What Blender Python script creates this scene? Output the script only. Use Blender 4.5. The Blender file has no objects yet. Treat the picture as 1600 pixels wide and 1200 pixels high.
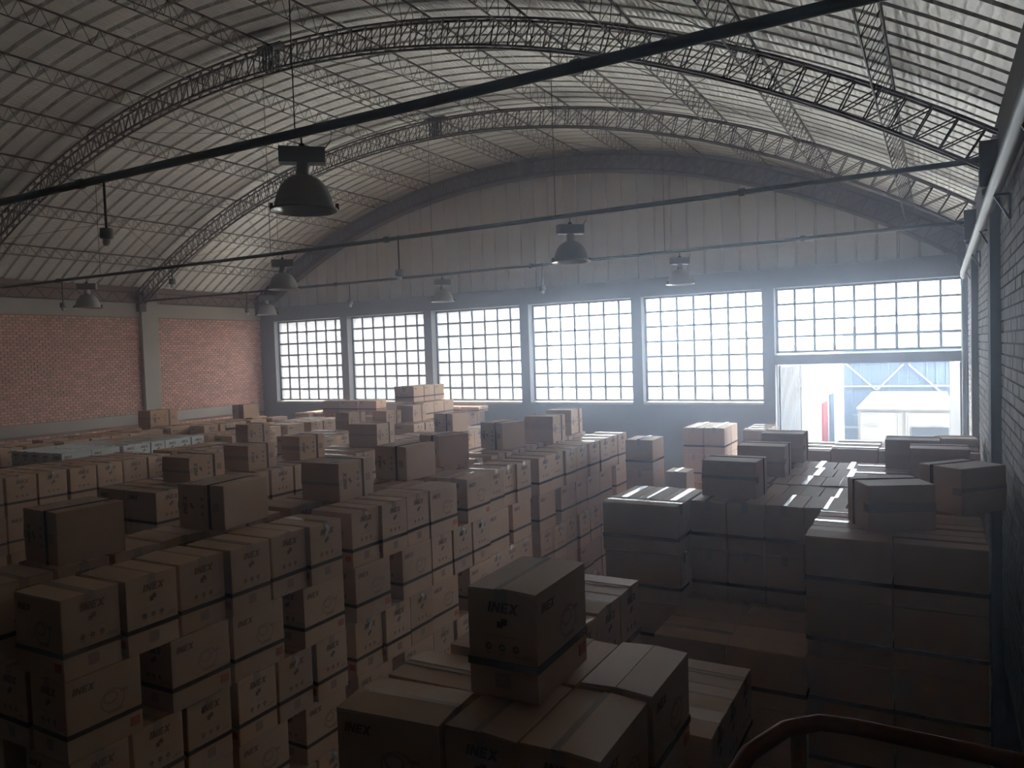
import bpy, bmesh, math, random
from mathutils import Matrix, Vector

random.seed(7)
scene = bpy.context.scene
COL = scene.collection
R_ = math.radians

# ------------------------------------------------------------------ units
# U = height of a standard carton (m), P = width of one window pane (m).
# Layout numbers are measured from the camera position; ZC is the eye height above the floor.
U = 0.48
P = 0.3624
ZC = 8.8 * U


def hv(x, y, z):
    return Vector((x * U, y * U, ZC + z * U))


def pv(x, y, z):
    return Vector((x * P, y * P, ZC + z * P))


# ------------------------------------------------------------------ camera
YAW, PITCH, ROLL, FPX = -0.508984, -0.0405615, -0.0323895, 1187.49
fwd = Vector((math.sin(YAW) * math.cos(PITCH), math.cos(YAW) * math.cos(PITCH), math.sin(PITCH)))
rgt = Vector((math.cos(YAW), -math.sin(YAW), 0))
upv = rgt.cross(fwd)
r2 = rgt * math.cos(ROLL) + upv * math.sin(ROLL)
u2 = -rgt * math.sin(ROLL) + upv * math.cos(ROLL)
cd = bpy.data.cameras.new('camera')
cd.sensor_width = 36.0
cd.lens = FPX / 1600 * 36.0
cd.clip_start = 0.05
cd.clip_end = 500
cam = bpy.data.objects.new('camera', cd)
COL.objects.link(cam)
m = Matrix(((r2.x, u2.x, -fwd.x, 0), (r2.y, u2.y, -fwd.y, 0), (r2.z, u2.z, -fwd.z, ZC), (0, 0, 0, 1)))
cam.matrix_world = m
scene.camera = cam

# ------------------------------------------------------------------ world, sun, exposure
world = bpy.data.worlds.new('world')
scene.world = world
world.use_nodes = True
bg = world.node_tree.nodes['Background']
bg.inputs['Color'].default_value = (0.80, 0.90, 1.0, 1)
bg.inputs['Strength'].default_value = 9.0
sd = bpy.data.lights.new('sun', 'SUN')
sd.energy = 14.0
sd.angle = R_(1.0)
sd.color = (1.0, 0.95, 0.86)
sun = bpy.data.objects.new('sun', sd)
COL.objects.link(sun)
sun.rotation_euler = (R_(-38), 0, R_(25))
scene.view_settings.view_transform = 'Standard'
scene.view_settings.look = 'None'
scene.view_settings.gamma = 1.0
scene.view_settings.exposure = 0.92
scene.view_settings.use_curve_mapping = False
scene.cycles.max_bounces = 8
scene.cycles.volume_bounces = 1
scene.cycles.diffuse_bounces = 5
scene.cycles.transparent_max_bounces = 12
scene.cycles.caustics_reflective = False
scene.cycles.caustics_refractive = False
scene.cycles.sample_clamp_indirect = 6.0


# ------------------------------------------------------------------ materials
def new_mat(name):
    mt = bpy.data.materials.new(name)
    mt.use_nodes = True
    nt = mt.node_tree
    return mt, nt, nt.nodes['Principled BSDF']


def mat(name, col, rough=0.7, metal=0.0, noise=0.0, nscale=8.0, bump=0.0, bscale=40.0, obj_var=0.0, spec=0.5, island=0.0):
    mt, nt, b = new_mat(name)
    N = nt.nodes
    b.inputs['Roughness'].default_value = rough
    b.inputs['Metallic'].default_value = metal
    b.inputs['Specular IOR Level'].default_value = spec
    b.inputs['Base Color'].default_value = (*col, 1)
    last = None
    if noise or obj_var or island:
        hsv = N.new('ShaderNodeHueSaturation')
        hsv.inputs['Color'].default_value = (*col, 1)
        val = None

        def mapped(sock, lo, hi):
            mr = N.new('ShaderNodeMapRange')
            mr.inputs[3].default_value = lo
            mr.inputs[4].default_value = hi
            nt.links.new(sock, mr.inputs[0])
            return mr.outputs[0]
        fs = []
        if noise:
            tc = N.new('ShaderNodeTexCoord')
            nz = N.new('ShaderNodeTexNoise')
            nz.inputs['Scale'].default_value = nscale
            nz.inputs['Detail'].default_value = 5
            nt.links.new(tc.outputs['Object'], nz.inputs['Vector'])
            fs.append(mapped(nz.outputs['Fac'], 1 - noise, 1 + noise))
        if obj_var:
            oi = N.new('ShaderNodeObjectInfo')
            fs.append(mapped(oi.outputs['Random'], 1 - obj_var, 1 + obj_var))
        if island:
            g = N.new('ShaderNodeNewGeometry')
            fs.append(mapped(g.outputs['Random Per Island'], 1 - island, 1 + island))
        val = fs[0]
        for f in fs[1:]:
            mm = N.new('ShaderNodeMath')
            mm.operation = 'MULTIPLY'
            nt.links.new(val, mm.inputs[0])
            nt.links.new(f, mm.inputs[1])
            val = mm.outputs[0]
        nt.links.new(val, hsv.inputs['Value'])
        nt.links.new(hsv.outputs['Color'], b.inputs['Base Color'])
    if bump:
        tc2 = N.new('ShaderNodeTexCoord')
        n2 = N.new('ShaderNodeTexNoise')
        n2.inputs['Scale'].default_value = bscale
        n2.inputs['Detail'].default_value = 4
        bp = N.new('ShaderNodeBump')
        bp.inputs['Strength'].default_value = bump
        bp.inputs['Distance'].default_value = 0.01
        nt.links.new(tc2.outputs['Object'], n2.inputs['Vector'])
        nt.links.new(n2.outputs['Fac'], bp.inputs['Height'])
        nt.links.new(bp.outputs['Normal'], b.inputs['Normal'])
    return mt


CARD = mat('cardboard', (0.535, 0.328, 0.195), 0.62, noise=0.10, nscale=5, bump=0.10, bscale=14, obj_var=0.12, spec=0.35)
CARD_W = mat('white_cardboard', (0.66, 0.66, 0.62), 0.55, noise=0.06, nscale=5, bump=0.08, bscale=14, obj_var=0.05)
TAPE = mat('packing_tape', (0.44, 0.33, 0.24), 0.12, noise=0.1, nscale=30, bump=0.12, bscale=60, spec=0.8)
STRAP = mat('black_strap', (0.095, 0.068, 0.056), 0.9, spec=0.0)
INK = mat('dark_print_ink', (0.19, 0.12, 0.085), 0.8, spec=0.1)
INK_F = mat('faded_print_ink', (0.36, 0.235, 0.155), 0.7, spec=0.2)
STICK = mat('orange_sticker', (0.46, 0.115, 0.05), 0.6)
TORN = mat('torn_clear_tape', (0.62, 0.60, 0.57), 0.25, spec=0.8)
STEEL = mat('red_oxide_steel', (0.075, 0.045, 0.042), 0.55, noise=0.25, nscale=3)
PIPE = mat('dark_painted_pipe', (0.028, 0.03, 0.033), 0.45, noise=0.2, nscale=3)
CONC = mat('grey_plaster', (0.150, 0.145, 0.142), 0.85, noise=0.14, nscale=2.2, bump=0.2, bscale=20)
CONC_W = mat('beam_concrete', (0.38, 0.345, 0.29), 0.85, noise=0.16, nscale=2.0, bump=0.2, bscale=20)
FLOOR = mat('floor_concrete', (0.14, 0.135, 0.128), 0.7, noise=0.2, nscale=1.0, bump=0.1)
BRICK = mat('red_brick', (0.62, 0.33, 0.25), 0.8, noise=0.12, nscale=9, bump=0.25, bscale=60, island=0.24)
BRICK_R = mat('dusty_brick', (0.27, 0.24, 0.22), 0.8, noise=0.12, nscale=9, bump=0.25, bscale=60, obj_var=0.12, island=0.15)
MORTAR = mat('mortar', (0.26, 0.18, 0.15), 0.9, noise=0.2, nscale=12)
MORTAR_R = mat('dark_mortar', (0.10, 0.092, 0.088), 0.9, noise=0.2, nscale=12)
GABLE = mat('painted_sheet', (0.60, 0.58, 0.54), 0.6, noise=0.10, nscale=1.6, obj_var=0.05)
LAMP = mat('lamp_grey_enamel', (0.38, 0.365, 0.345), 0.45, noise=0.1, nscale=6)
LAMP_IN = mat('lamp_reflector', (0.75, 0.75, 0.74), 0.3, metal=0.6)
LAMP_GEAR = mat('lamp_gear_case', (0.24, 0.24, 0.235), 0.5)
WHITEP = mat('white_plastic', (0.65, 0.64, 0.62), 0.4)
PVC = mat('grey_pvc', (0.15, 0.15, 0.147), 0.45, noise=0.1, nscale=4)
FRAME = mat('window_steel', (0.10, 0.103, 0.11), 0.5)
DOORM = mat('door_steel', (0.11, 0.113, 0.118), 0.5, noise=0.08, nscale=3)
GROUND = mat('yard_concrete', (0.36, 0.345, 0.32), 0.85, noise=0.12, nscale=0.7)
YARDW = mat('yard_white_wall', (0.34, 0.345, 0.35), 0.8, noise=0.05, nscale=0.8)
YARDB = mat('yard_brick', (0.115, 0.097, 0.092), 0.85, noise=0.12, nscale=1.2)
BLUE = mat('blue_sheet', (0.052, 0.075, 0.105), 0.5, noise=0.06, nscale=1)
REDD = mat('red_door', (0.22, 0.025, 0.025), 0.5)
TRUCKW = mat('truck_cream', (0.125, 0.115, 0.10), 0.4)
DARKG = mat('dark_window', (0.03, 0.035, 0.04), 0.1)
RAILM = mat('yellow_rail', (0.17, 0.062, 0.018), 0.75, spec=0.2)
WOOD = mat('pallet_wood', (0.33, 0.23, 0.14), 0.8, noise=0.2, nscale=6)


def roof_mat():
    mt, nt, b = new_mat('galvanised_roof')
    N = nt.nodes
    b.inputs['Base Color'].default_value = (0.60, 0.59, 0.55, 1)
    b.inputs['Metallic'].default_value = 0.28
    b.inputs['Roughness'].default_value = 0.40
    tc = N.new('ShaderNodeTexCoord')
    wv = N.new('ShaderNodeTexWave')           # small cross-creases pressed into the sheet
    wv.inputs['Scale'].default_value = 4.5
    wv.inputs['Distortion'].default_value = 5.0
    wv.inputs['Detail'].default_value = 3
    wv.inputs['Detail Scale'].default_value = 2.5
    mp = N.new('ShaderNodeMapping')
    mp.inputs['Scale'].default_value = (1.0, 0.4, 1.0)
    nt.links.new(tc.outputs['Object'], mp.inputs['Vector'])
    nt.links.new(mp.outputs['Vector'], wv.inputs['Vector'])
    bp = N.new('ShaderNodeBump')
    bp.inputs['Strength'].default_value = 0.6
    bp.inputs['Distance'].default_value = 0.012
    nt.links.new(wv.outputs['Fac'], bp.inputs['Height'])
    nt.links.new(bp.outputs['Normal'], b.inputs['Normal'])
    nz = N.new('ShaderNodeTexNoise')
    nz.inputs['Scale'].default_value = 0.8
    nz.inputs['Detail'].default_value = 6
    nt.links.new(tc.outputs['Object'], nz.inputs['Vector'])
    rp = N.new('ShaderNodeValToRGB')
    rp.color_ramp.elements[0].position = 0.3
    rp.color_ramp.elements[0].color = (0.68, 0.665, 0.61, 1)
    rp.color_ramp.elements[1].position = 0.7
    rp.color_ramp.elements[1].color = (0.87, 0.855, 0.80, 1)
    nt.links.new(nz.outputs['Fac'], rp.inputs['Fac'])
    nt.links.new(rp.outputs['Color'], b.inputs['Base Color'])
    return mt


ROOF = roof_mat()


def glass_mat(name, lo, hi, tint, tl_col):
    """thin window glass: see-through mixed with a frosted, grimy share that differs pane by pane"""
    mt = bpy.data.materials.new(name)
    mt.use_nodes = True
    nt = mt.node_tree
    N = nt.nodes
    N.remove(N['Principled BSDF'])
    out = N['Material Output']
    tr = N.new('ShaderNodeBsdfTransparent')
    tr.inputs['Color'].default_value = (*tint, 1)
    tl = N.new('ShaderNodeBsdfTranslucent')
    tl.inputs['Color'].default_value = (*tl_col, 1)
    gl = N.new('ShaderNodeBsdfGlossy')
    gl.inputs['Roughness'].default_value = 0.08
    oi = N.new('ShaderNodeObjectInfo')
    mr = N.new('ShaderNodeMapRange')
    mr.inputs[3].default_value = lo
    mr.inputs[4].default_value = hi
    nt.links.new(oi.outputs['Random'], mr.inputs[0])
    mx = N.new('ShaderNodeMixShader')
    nt.links.new(mr.outputs[0], mx.inputs[0])
    nt.links.new(tr.outputs[0], mx.inputs[1])
    nt.links.new(tl.outputs[0], mx.inputs[2])
    mx2 = N.new('ShaderNodeMixShader')
    mx2.inputs[0].default_value = 0.05
    nt.links.new(mx.outputs[0], mx2.inputs[1])
    nt.links.new(gl.outputs[0], mx2.inputs[2])
    nt.links.new(mx2.outputs[0], out.inputs['Surface'])
    return mt


GLASS = glass_mat('clear_dusty_glass', 0.10, 0.40, (0.88, 0.91, 0.92), (0.85, 0.87, 0.88))
GLASS_F = glass_mat('frosted_grimy_glass', 0.25, 0.50, (0.76, 0.76, 0.76), (0.22, 0.222, 0.225))


# ------------------------------------------------------------------ mesh helpers
class MB:
    def __init__(self):
        self.v = []
        self.f = []

    def add(self, vs, fs):
        o = len(self.v)
        self.v += [tuple(x) for x in vs]
        self.f += [tuple(i + o for i in f) for f in fs]

    def box(self, a, b):
        x0, y0, z0 = a
        x1, y1, z1 = b
        self.add([(x0, y0, z0), (x1, y0, z0), (x1, y1, z0), (x0, y1, z0), (x0, y0, z1), (x1, y0, z1), (x1, y1, z1), (x0, y1, z1)],
                 [(0, 3, 2, 1), (4, 5, 6, 7), (0, 1, 5, 4), (1, 2, 6, 5), (2, 3, 7, 6), (3, 0, 4, 7)])

    def bar(self, a, b, r, n=4, r2=None):
        """prism bar from a to b"""
        a = Vector(a)
        b = Vector(b)
        d = (b - a).normalized()
        ref = Vector((0, 0, 1)) if abs(d.z) < 0.9 else Vector((1, 0, 0))
        s = d.cross(ref).normalized()
        t = s.cross(d)
        r2 = r if r2 is None else r2
        vs = []
        for c, rr in ((a, r), (b, r2)):
            for k in range(n):
                an = 2 * math.pi * (k + 0.5) / n
                vs.append(c + s * math.cos(an) * rr + t * math.sin(an) * rr)
        fs = [(k, (k + 1) % n, n + (k + 1) % n, n + k) for k in range(n)]
        fs += [tuple(range(n - 1, -1, -1)), tuple(range(n, 2 * n))]
        self.add(vs, fs)

    def path(self, pts, r, n=8):
        """one continuous tube along points"""
        pts = [Vector(p) for p in pts]
        vs, fs = [], []
        for i, p in enumerate(pts):
            d = (pts[min(i + 1, len(pts) - 1)] - pts[max(i - 1, 0)]).normalized()
            ref = Vector((0, 0, 1)) if abs(d.z) < 0.9 else Vector((1, 0, 0))
            s = d.cross(ref).normalized()
            t = s.cross(d)
            for k in range(n):
                an = 2 * math.pi * (k + 0.5) / n
                vs.append(p + s * math.cos(an) * r + t * math.sin(an) * r)
        for i in range(len(pts) - 1):
            for k in range(n):
                fs.append((i * n + k, i * n + (k + 1) % n, (i + 1) * n + (k + 1) % n, (i + 1) * n + k))
        fs += [tuple(range(n - 1, -1, -1)), tuple(range((len(pts) - 1) * n, len(pts) * n))]
        self.add(vs, fs)

    def lathe(self, prof, n=28, cx=0, cy=0):
        vs, fs = [], []
        for (r, z) in prof:
            for k in range(n):
                an = 2 * math.pi * k / n
                vs.append((cx + r * math.cos(an), cy + r * math.sin(an), z))
        for i in range(len(prof) - 1):
            for k in range(n):
                fs.append((i * n + k, i * n + (k + 1) % n, (i + 1) * n + (k + 1) % n, (i + 1) * n + k))
        self.add(vs, fs)

    def mesh(self, name, material, smooth=False):
        me = bpy.data.meshes.new(name)
        me.from_pydata(self.v, [], self.f)
        me.materials.append(material)
        if smooth:
            me.polygons.foreach_set('use_smooth', [True] * len(me.polygons))
        me.update()
        return me

    def build(self, name, material, parent=None, smooth=False):
        return link(name, self.mesh(name, material, smooth), parent)


def link(name, data, parent=None, loc=None, rot=None):
    o = bpy.data.objects.new(name, data)
    COL.objects.link(o)
    if parent is not None:
        o.parent = parent
    if loc is not None:
        o.location = loc
    if rot is not None:
        o.rotation_euler = rot
    return o


def empty(name, loc=(0, 0, 0), rz=0.0):
    o = bpy.data.objects.new(name, None)
    o.empty_display_size = 0.2
    COL.objects.link(o)
    o.location = loc
    o.rotation_euler = (0, 0, rz)
    return o


def tag(o, label, cat=None, group=None, kind=None):
    o['label'] = label
    if cat:
        o['category'] = cat
    if group:
        o['group'] = group
    if kind:
        o['kind'] = kind
    return o


ORD = ['first', 'second', 'third', 'fourth', 'fifth', 'sixth', 'seventh', 'eighth', 'ninth', 'tenth', 'eleventh', 'twelfth', 'thirteenth', 'fourteenth', 'fifteenth']

# ------------------------------------------------------------------ structure, in pane units (P) around the camera
XL, XR = -47.55, 1.45             # inner faces of the side walls
ZF = -8.8 * U / P                 # floor
D = 44.36                         # plane of the window glass
YW = 43.85                        # inner face of the back wall
CX, CZ = -23.05, -32.53           # centre of the vault
R_IN, R_OUT, R_SH = 43.85, 44.72, 45.10
YA = [22.0, 33.2, 43.55]          # the arches
YT = [10.75, 22.0, 33.2]          # the tie pipes
Y_NEAR = -36.0                    # rear end of the hall, behind the viewpoint


def pbox(mb, a, b):
    mb.box(pv(*a), pv(*b))


mb = MB()
pbox(mb, (XL - 1, Y_NEAR - 0.8, ZF - 0.3), (XR + 1, D + 0.6, ZF))
o = mb.build('floor', FLOOR)
tag(o, 'dusty grey concrete warehouse floor under the carton stacks', kind='structure')

# --- back wall: sill wall, pillars, lintel, door header
X0, B = -46.0036, 7.6563
X6 = -7.745
ZT, AR = 3.0996, 0.89757
ZB = ZT - 7 * AR
ZB6 = ZT - 4 * AR
ZDT = -1.12
wall_back = MB()
pbox(wall_back, (XL, YW, ZF), (X6 - 0.02, D + 0.35, ZB - 0.16))
wall_back = wall_back.build('wall_back', CONC)
tag(wall_back, 'grey plastered lower wall beneath the steel windows', kind='structure')
mb = MB()
pbox(mb, (XL, YW, ZT + 0.02), (XR, D + 0.35, ZT + 1.1))
mb.build('lintel_beam', CONC, wall_back)
edges = [(XL, X0)] + [(X0 + 7 + i * B, X0 + (i + 1) * B) for i in range(4)] + [(X0 + 7 + 4 * B, X6), (X6 + 9, XR)]
for i, (a, b) in enumerate(edges):
    mb = MB()
    z0 = ZB - 0.16 if i < 5 else ZF
    pbox(mb, (a, YW - (0.12 if 0 < i < 6 else 0.0), z0), (b, D + 0.34, ZT + 0.02))
    mb.build('pillar', CONC, wall_back)
mb = MB()
pbox(mb, (X6, YW, ZDT), (X6 + 9, D + 0.3, ZB6 - 0.1))
mb.build('door_header', CONC, wall_back)
for i in range(5):
    mb = MB()
    pbox(mb, (X0 + i * B, YW - 0.10, ZB - 0.16), (X0 + i * B + 7, D + 0.3, ZB - 0.04))
    mb.build('window_sill', CONC_W, wall_back)

# --- windows: one object for each pane and each glazing bar
pane_mesh = {}
PT = 0.012


def window(n, x0, cols, rows, label, frosted=lambda r, c: False):
    w = empty('window_%d' % n, pv(x0, D, ZT))
    tag(w, label, kind='structure')
    hw, hh = cols * P, rows * AR * P
    fr = MB()
    t = 0.045
    for (a, b) in (((0, -0.03, -t), (hw, 0.03, 0)), ((0, -0.03, -hh), (hw, 0.03, -hh + t)), ((0, -0.03, -hh), (t, 0.03, 0)), ((hw - t, -0.03, -hh), (hw, 0.03, 0))):
        fr.box(a, b)
    fr.build('window_frame', FRAME, w)
    vb = MB()
    vb.box((-0.023, -0.02, -hh), (0.023, 0.02, 0))
    vme = vb.mesh('glazing_bar', FRAME)
    for c in range(1, cols):
        link('glazing_bar', vme, w, (c * P, 0, 0))
    hb = MB()
    hb.box((0, -0.018, -0.022), (hw, 0.018, 0.022))
    hme = hb.mesh('glazing_bar', FRAME)
    for r in range(1, rows):
        link('glazing_bar', hme, w, (0, 0, -r * AR * P))
    for key, gm in (('c', GLASS), ('f', GLASS_F)):
        if key in pane_mesh:
            continue
        pm = MB()
        pm.add([(0.006, 0, -AR * P + 0.006), (P - 0.006, 0, -AR * P + 0.006), (P - 0.006, 0, -0.006), (0.006, 0, -0.006)], [(0, 1, 2, 3)])
        pane_mesh[key] = pm.mesh('pane', gm)
    for r in range(rows):
        for c in range(cols):
            link('pane', pane_mesh['f' if frosted(r, c) else 'c'], w, (c * P, 0.0, -r * AR * P))


for i in range(5):
    window(i + 1, X0 + i * B, 7, 7, 'steel window of forty-nine square panes, %s from the left brick wall' % ORD[i],
           [lambda r, c: True, lambda r, c: True, lambda r, c: c < 4 + (r > 3) and (r * 5 + c * 3) % 7 != 2][i] if i < 3 else (lambda r, c: False))
window(6, X6, 9, 4, 'wide steel window of thirty-six panes above the open loading door')

# --- gable wall of upright painted sheets, one part each
gable = empty('wall_gable', pv(CX, D, ZT + 1.1))
tag(gable, 'curved gable of upright pale metal sheets above the windows', kind='structure')
x = XL
while x < XR - 0.01:
    xe = min(x + 1.0, XR)
    mb = MB()
    zb = ZT + 1.08
    ys = 44.25
    prof = [(x, ys), (x + 0.84 * (xe - x), ys), (x + 0.89 * (xe - x), ys + 0.10), (x + 0.95 * (xe - x), ys + 0.10), (xe, ys)]
    vs, fs = [], []
    inv = Vector((-CX * P, -D * P, -(ZC + (ZT + 1.1) * P)))
    for (px, py) in prof:
        zt = CZ + math.sqrt(max(R_SH ** 2 - (px - CX) ** 2, 0))
        vs += [pv(px, py, zb) + inv, pv(px, py, max(zt, zb + 0.05)) + inv, pv(px, py + 0.05, zb) + inv, pv(px, py + 0.05, max(zt, zb + 0.05)) + inv]
    for k in range(len(prof) - 1):
        a = 4 * k
        fs += [(a, a + 4, a + 5, a + 1), (a + 2, a + 3, a + 7, a + 6), (a + 1, a + 5, a + 7, a + 3)]
    mb.add(vs, fs)
    mb.build('gable_sheet', GABLE, gable)
    x = xe


# painted edge band behind the farthest arch
mb = MB()
vs, fs = [], []
for i in range(61):
    an = R_(-34 + 68 * i / 60)
    for rr, yy in ((R_IN - 0.1, 44.18), (R_SH + 0.02, 44.18), (R_IN - 0.1, 44.24), (R_SH + 0.02, 44.24)):
        vs.append(pv(CX + rr * math.sin(an), yy, CZ + rr * math.cos(an)) + inv)
for i in range(60):
    a = 4 * i
    fs += [(a, a + 4, a + 5, a + 1), (a + 2, a + 3, a + 7, a + 6), (a, a + 2, a + 6, a + 4)]
mb.add(vs, fs)
mb.build('edge_band', mat('brown_band', (0.19, 0.15, 0.14), 0.7, noise=0.2, nscale=2), gable)

# --- left brick wall with bricks standing proud of the mortar
def bricks(mbx, xface, sgn, y0, y1, z0, z1, bl, bh, joint, proud, seed, keep=None):
    rnd = random.Random(seed)
    nr = int((z1 - z0) / bh)
    for r in range(nr):
        off = (r % 2) * bl * 0.5
        yy = y0 - off
        while yy < y1:
            a, b = max(yy, y0) + joint / 2, min(yy + bl, y1) - joint / 2
            if b - a > bl * 0.15:
                pr = proud * (0.88 + 0.24 * rnd.random())
                za, zb = z0 + r * bh + joint / 2, z0 + (r + 1) * bh - joint / 2
                if keep is None or not keep(a, b, za, zb, pr):
                    x0, x1 = (xface - 0.02, xface + pr) if sgn > 0 else (xface - pr, xface + 0.02)
                    pbox(mbx, (x0, a, za), (x1, b, zb))
            yy += bl


mb = MB()
pbox(mb, (XL - 0.7, Y_NEAR - 0.7, ZF), (XL, D + 0.3, 5.4))
wall_left = mb.build('wall_left', MORTAR)
tag(wall_left, 'red brick side wall with grey concrete beams on the left', kind='structure')
mb = MB()
bricks(mb, XL, 1, 17.0, 33.15, -3.30, 3.25, 0.37, 0.167, 0.035, 0.045, 1)
bricks(mb, XL, 1, 34.35, YW, -3.30, 3.25, 0.37, 0.167, 0.035, 0.045, 2)
bricks(mb, XL, 1, 17.0, 33.15, -7.5, -4.05, 0.37, 0.167, 0.035, 0.045, 3)
bricks(mb, XL, 1, 34.35, YW, -7.5, -4.05, 0.37, 0.167, 0.035, 0.045, 4)
o = mb.build('brick', BRICK, wall_left)
o['kind'] = 'stuff'
o['label'] = 'small red bricks laid in courses'
for nm, (za, zb, pr) in {'ring_beam': (3.27, 4.2, 0.10), 'tie_beam': (-4.02, -3.33, 0.08)}.items():
    for (ya, yb) in ((Y_NEAR, 33.15), (34.35, YW)):
        mb = MB()
        pbox(mb, (XL, ya, za), (XL + pr, yb, zb))
        mb.build(nm, CONC_W, wall_left)
mb = MB()
pbox(mb, (XL, 33.15, ZF), (XL + 0.36, 34.35, 4.4))
mb.build('pillar', CONC_W, wall_left)
mb = MB()
pbox(mb, (XL, 33.25, 4.4), (XL + 0.6, 34.2, 4.9))
mb.build('bearing_plate', STEEL, wall_left)

# --- right brick wall close beside the viewpoint
mb = MB()
pbox(mb, (XR, Y_NEAR - 0.7, ZF), (XR + 0.7, D + 0.3, 5.4))
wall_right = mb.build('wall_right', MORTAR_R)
tag(wall_right, 'dusty grey-brown brick side wall on the right', kind='structure')
BL, BH = 0.66, 0.262
near_bricks = []


def keep_near(a, b, za, zb, pr):
    if a > 15.2 and b < 21.9 and -3.6 < za < 4.2 and len(near_bricks) < 300:
        near_bricks.append((a, b, za, zb, pr))
        return True
    return False


mb = MB()
COLS = [(22.0, 22.9), (33.0, 33.8), (43.2, YW)]
segs = [(1.0, 22.0), (22.9, 33.0), (33.8, 43.2)]
for k, (ya, yb) in enumerate(segs):
    bricks(mb, XR, -1, ya, yb, -8.0, 4.3, BL, BH, 0.045, 0.05, 10 + k, keep_near)
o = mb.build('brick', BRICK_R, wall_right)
o['kind'] = 'stuff'
o['label'] = 'dusty bricks laid in courses'
bm_cache = {}
for (a, b, za, zb, pr) in near_bricks:
    key = round(b - a, 2)
    if key not in bm_cache:
        t = MB()
        t.box((-0.05 * P, -(b - a) / 2 * P, 0), (0.05 * P, (b - a) / 2 * P, (BH - 0.045) * P))
        bm_cache[key] = t.mesh('brick', BRICK_R)
    link('brick', bm_cache[key], wall_right, pv(XR + 0.05 - pr - 0.0, (a + b) / 2, za))
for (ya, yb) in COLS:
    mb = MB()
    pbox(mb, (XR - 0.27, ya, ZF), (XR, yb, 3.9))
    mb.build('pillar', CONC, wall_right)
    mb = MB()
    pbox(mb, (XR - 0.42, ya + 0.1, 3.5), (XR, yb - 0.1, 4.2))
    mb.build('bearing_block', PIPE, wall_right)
mb = MB()
pbox(mb, (XR - 0.1, 1.0, 4.3), (XR, YW, 5.3))
mb.build('ring_beam', CONC, wall_right)

# --- rear wall behind the viewpoint closes the hall
mb = MB()
pbox(mb, (XL, Y_NEAR - 0.6, ZF), (XR, Y_NEAR, 13.0))
o = mb.build('wall_rear', mat('dark_plaster', (0.07, 0.066, 0.062), 0.85, noise=0.15, nscale=2))
tag(o, 'plain plastered rear wall behind the viewpoint', kind='structure')

# --- vaulted roof: one curved sheet after the other
ceil = empty('ceiling', pv(CX, 0, CZ + R_SH))
tag(ceil, 'barrel vaulted roof of ribbed galvanised metal sheets', kind='structure')
PITCHY = 0.82
NS = 56
AMAX = 34.2
mb = MB()
prof = [(0, 0), (0.60, 0), (0.655, 0.13), (0.765, 0.13), (PITCHY, 0)]
vs, fs = [], []
for i in range(NS + 1):
    an = R_(-AMAX + 2 * AMAX * i / NS)
    for (yy, dr) in prof:
        rr = R_SH + dr
        vs.append((rr * math.sin(an) * P, yy * P, (rr * math.cos(an) - R_SH) * P))
n = len(prof)
for i in range(NS):
    for k in range(n - 1):
        fs.append((i * n + k, i * n + k + 1, (i + 1) * n + k + 1, (i + 1) * n + k))
mb.add(vs, fs)
sheet_me = mb.mesh('roof_sheet', ROOF)
y = Y_NEAR
ns = 0
while y < D + 0.3:
    link('roof_sheet', sheet_me, ceil, (0, y * P, 0))
    y += PITCHY


def arc(r, deg, y):
    an = R_(deg)
    return pv(CX + r * math.sin(an), y, CZ + r * math.cos(an))


# --- arches
ANAMES = ['nearest red-brown lattice arch spanning the roof', 'middle red-brown lattice arch spanning the roof', 'farthest lattice arch set against the gable sheets']
SPR = 33.6
for ai, ya in enumerate(YA):
    root = empty('roof_arch', pv(CX, ya, CZ + R_OUT))
    tag(root, ANAMES[ai], 'roof arch', 'lattice arches of the vault')
    inv = -root.location
    NB = 78
    for dy in (-0.16, 0.16):
        for rr, nm in ((R_OUT, 'top_chord'), (R_IN, 'bottom_chord')):
            mb = MB()
            mb.path([arc(rr, -SPR + 2 * SPR * i / 60, ya + dy) + inv for i in range(61)], 0.017, 4)
            mb.build(nm, STEEL, root)
        mb = MB()
        for i in range(NB):
            a0 = -SPR + 2 * SPR * i / NB
            a1 = -SPR + 2 * SPR * (i + 1) / NB
            mb.bar(arc(R_IN, a0, ya + dy) + inv, arc(R_OUT, a0, ya + dy) + inv, 0.009)
            mb.bar(arc(R_IN, a0, ya + dy) + inv, arc(R_OUT, a1, ya + dy) + inv, 0.008)
        w = mb.build('web_lacing', STEEL, root)
        w['kind'] = 'stuff'
    mb = MB()
    for i in range(NB):
        a0 = -SPR + 2 * SPR * i / NB
        a1 = -SPR + 2 * SPR * (i + 1) / NB
        s = 0.16 if i % 2 else -0.16
        mb.bar(arc(R_IN, a0, ya + s) + inv, arc(R_IN, a1, ya - s) + inv, 0.006)
        mb.bar(arc(R_OUT, a0, ya + s) + inv, arc(R_OUT, a1, ya - s) + inv, 0.006)
    w = mb.build('cross_lacing', STEEL, root)
    w['kind'] = 'stuff'
    mb = MB()
    for da in (-0.35, -0.12, 0.12, 0.35):
        for dy in (-0.2, 0.2):
            mb.bar(arc(R_IN - 0.02, 0.6 + da * 0.8, ya + dy) + inv, arc(R_OUT + 0.1, 0.6 + da, ya + dy * 0.7) + inv, 0.016)
    mb.bar(arc(R_OUT + 0.06, -0.2, ya) + inv, arc(R_OUT + 0.06, 1.4, ya) + inv, 0.05)
    w = mb.build('crown_node', STEEL, root)
    w['kind'] = 'stuff'
    for sgn in (-1, 1):
        mb = MB()
        c = arc(R_IN - 0.1, sgn * SPR, ya)
        mb.box(c + inv - Vector((0.07, 0.09, 0.10)), c + inv + Vector((0.07, 0.09, 0.30)))
        mb.build('foot_plate', STEEL, root)

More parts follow.
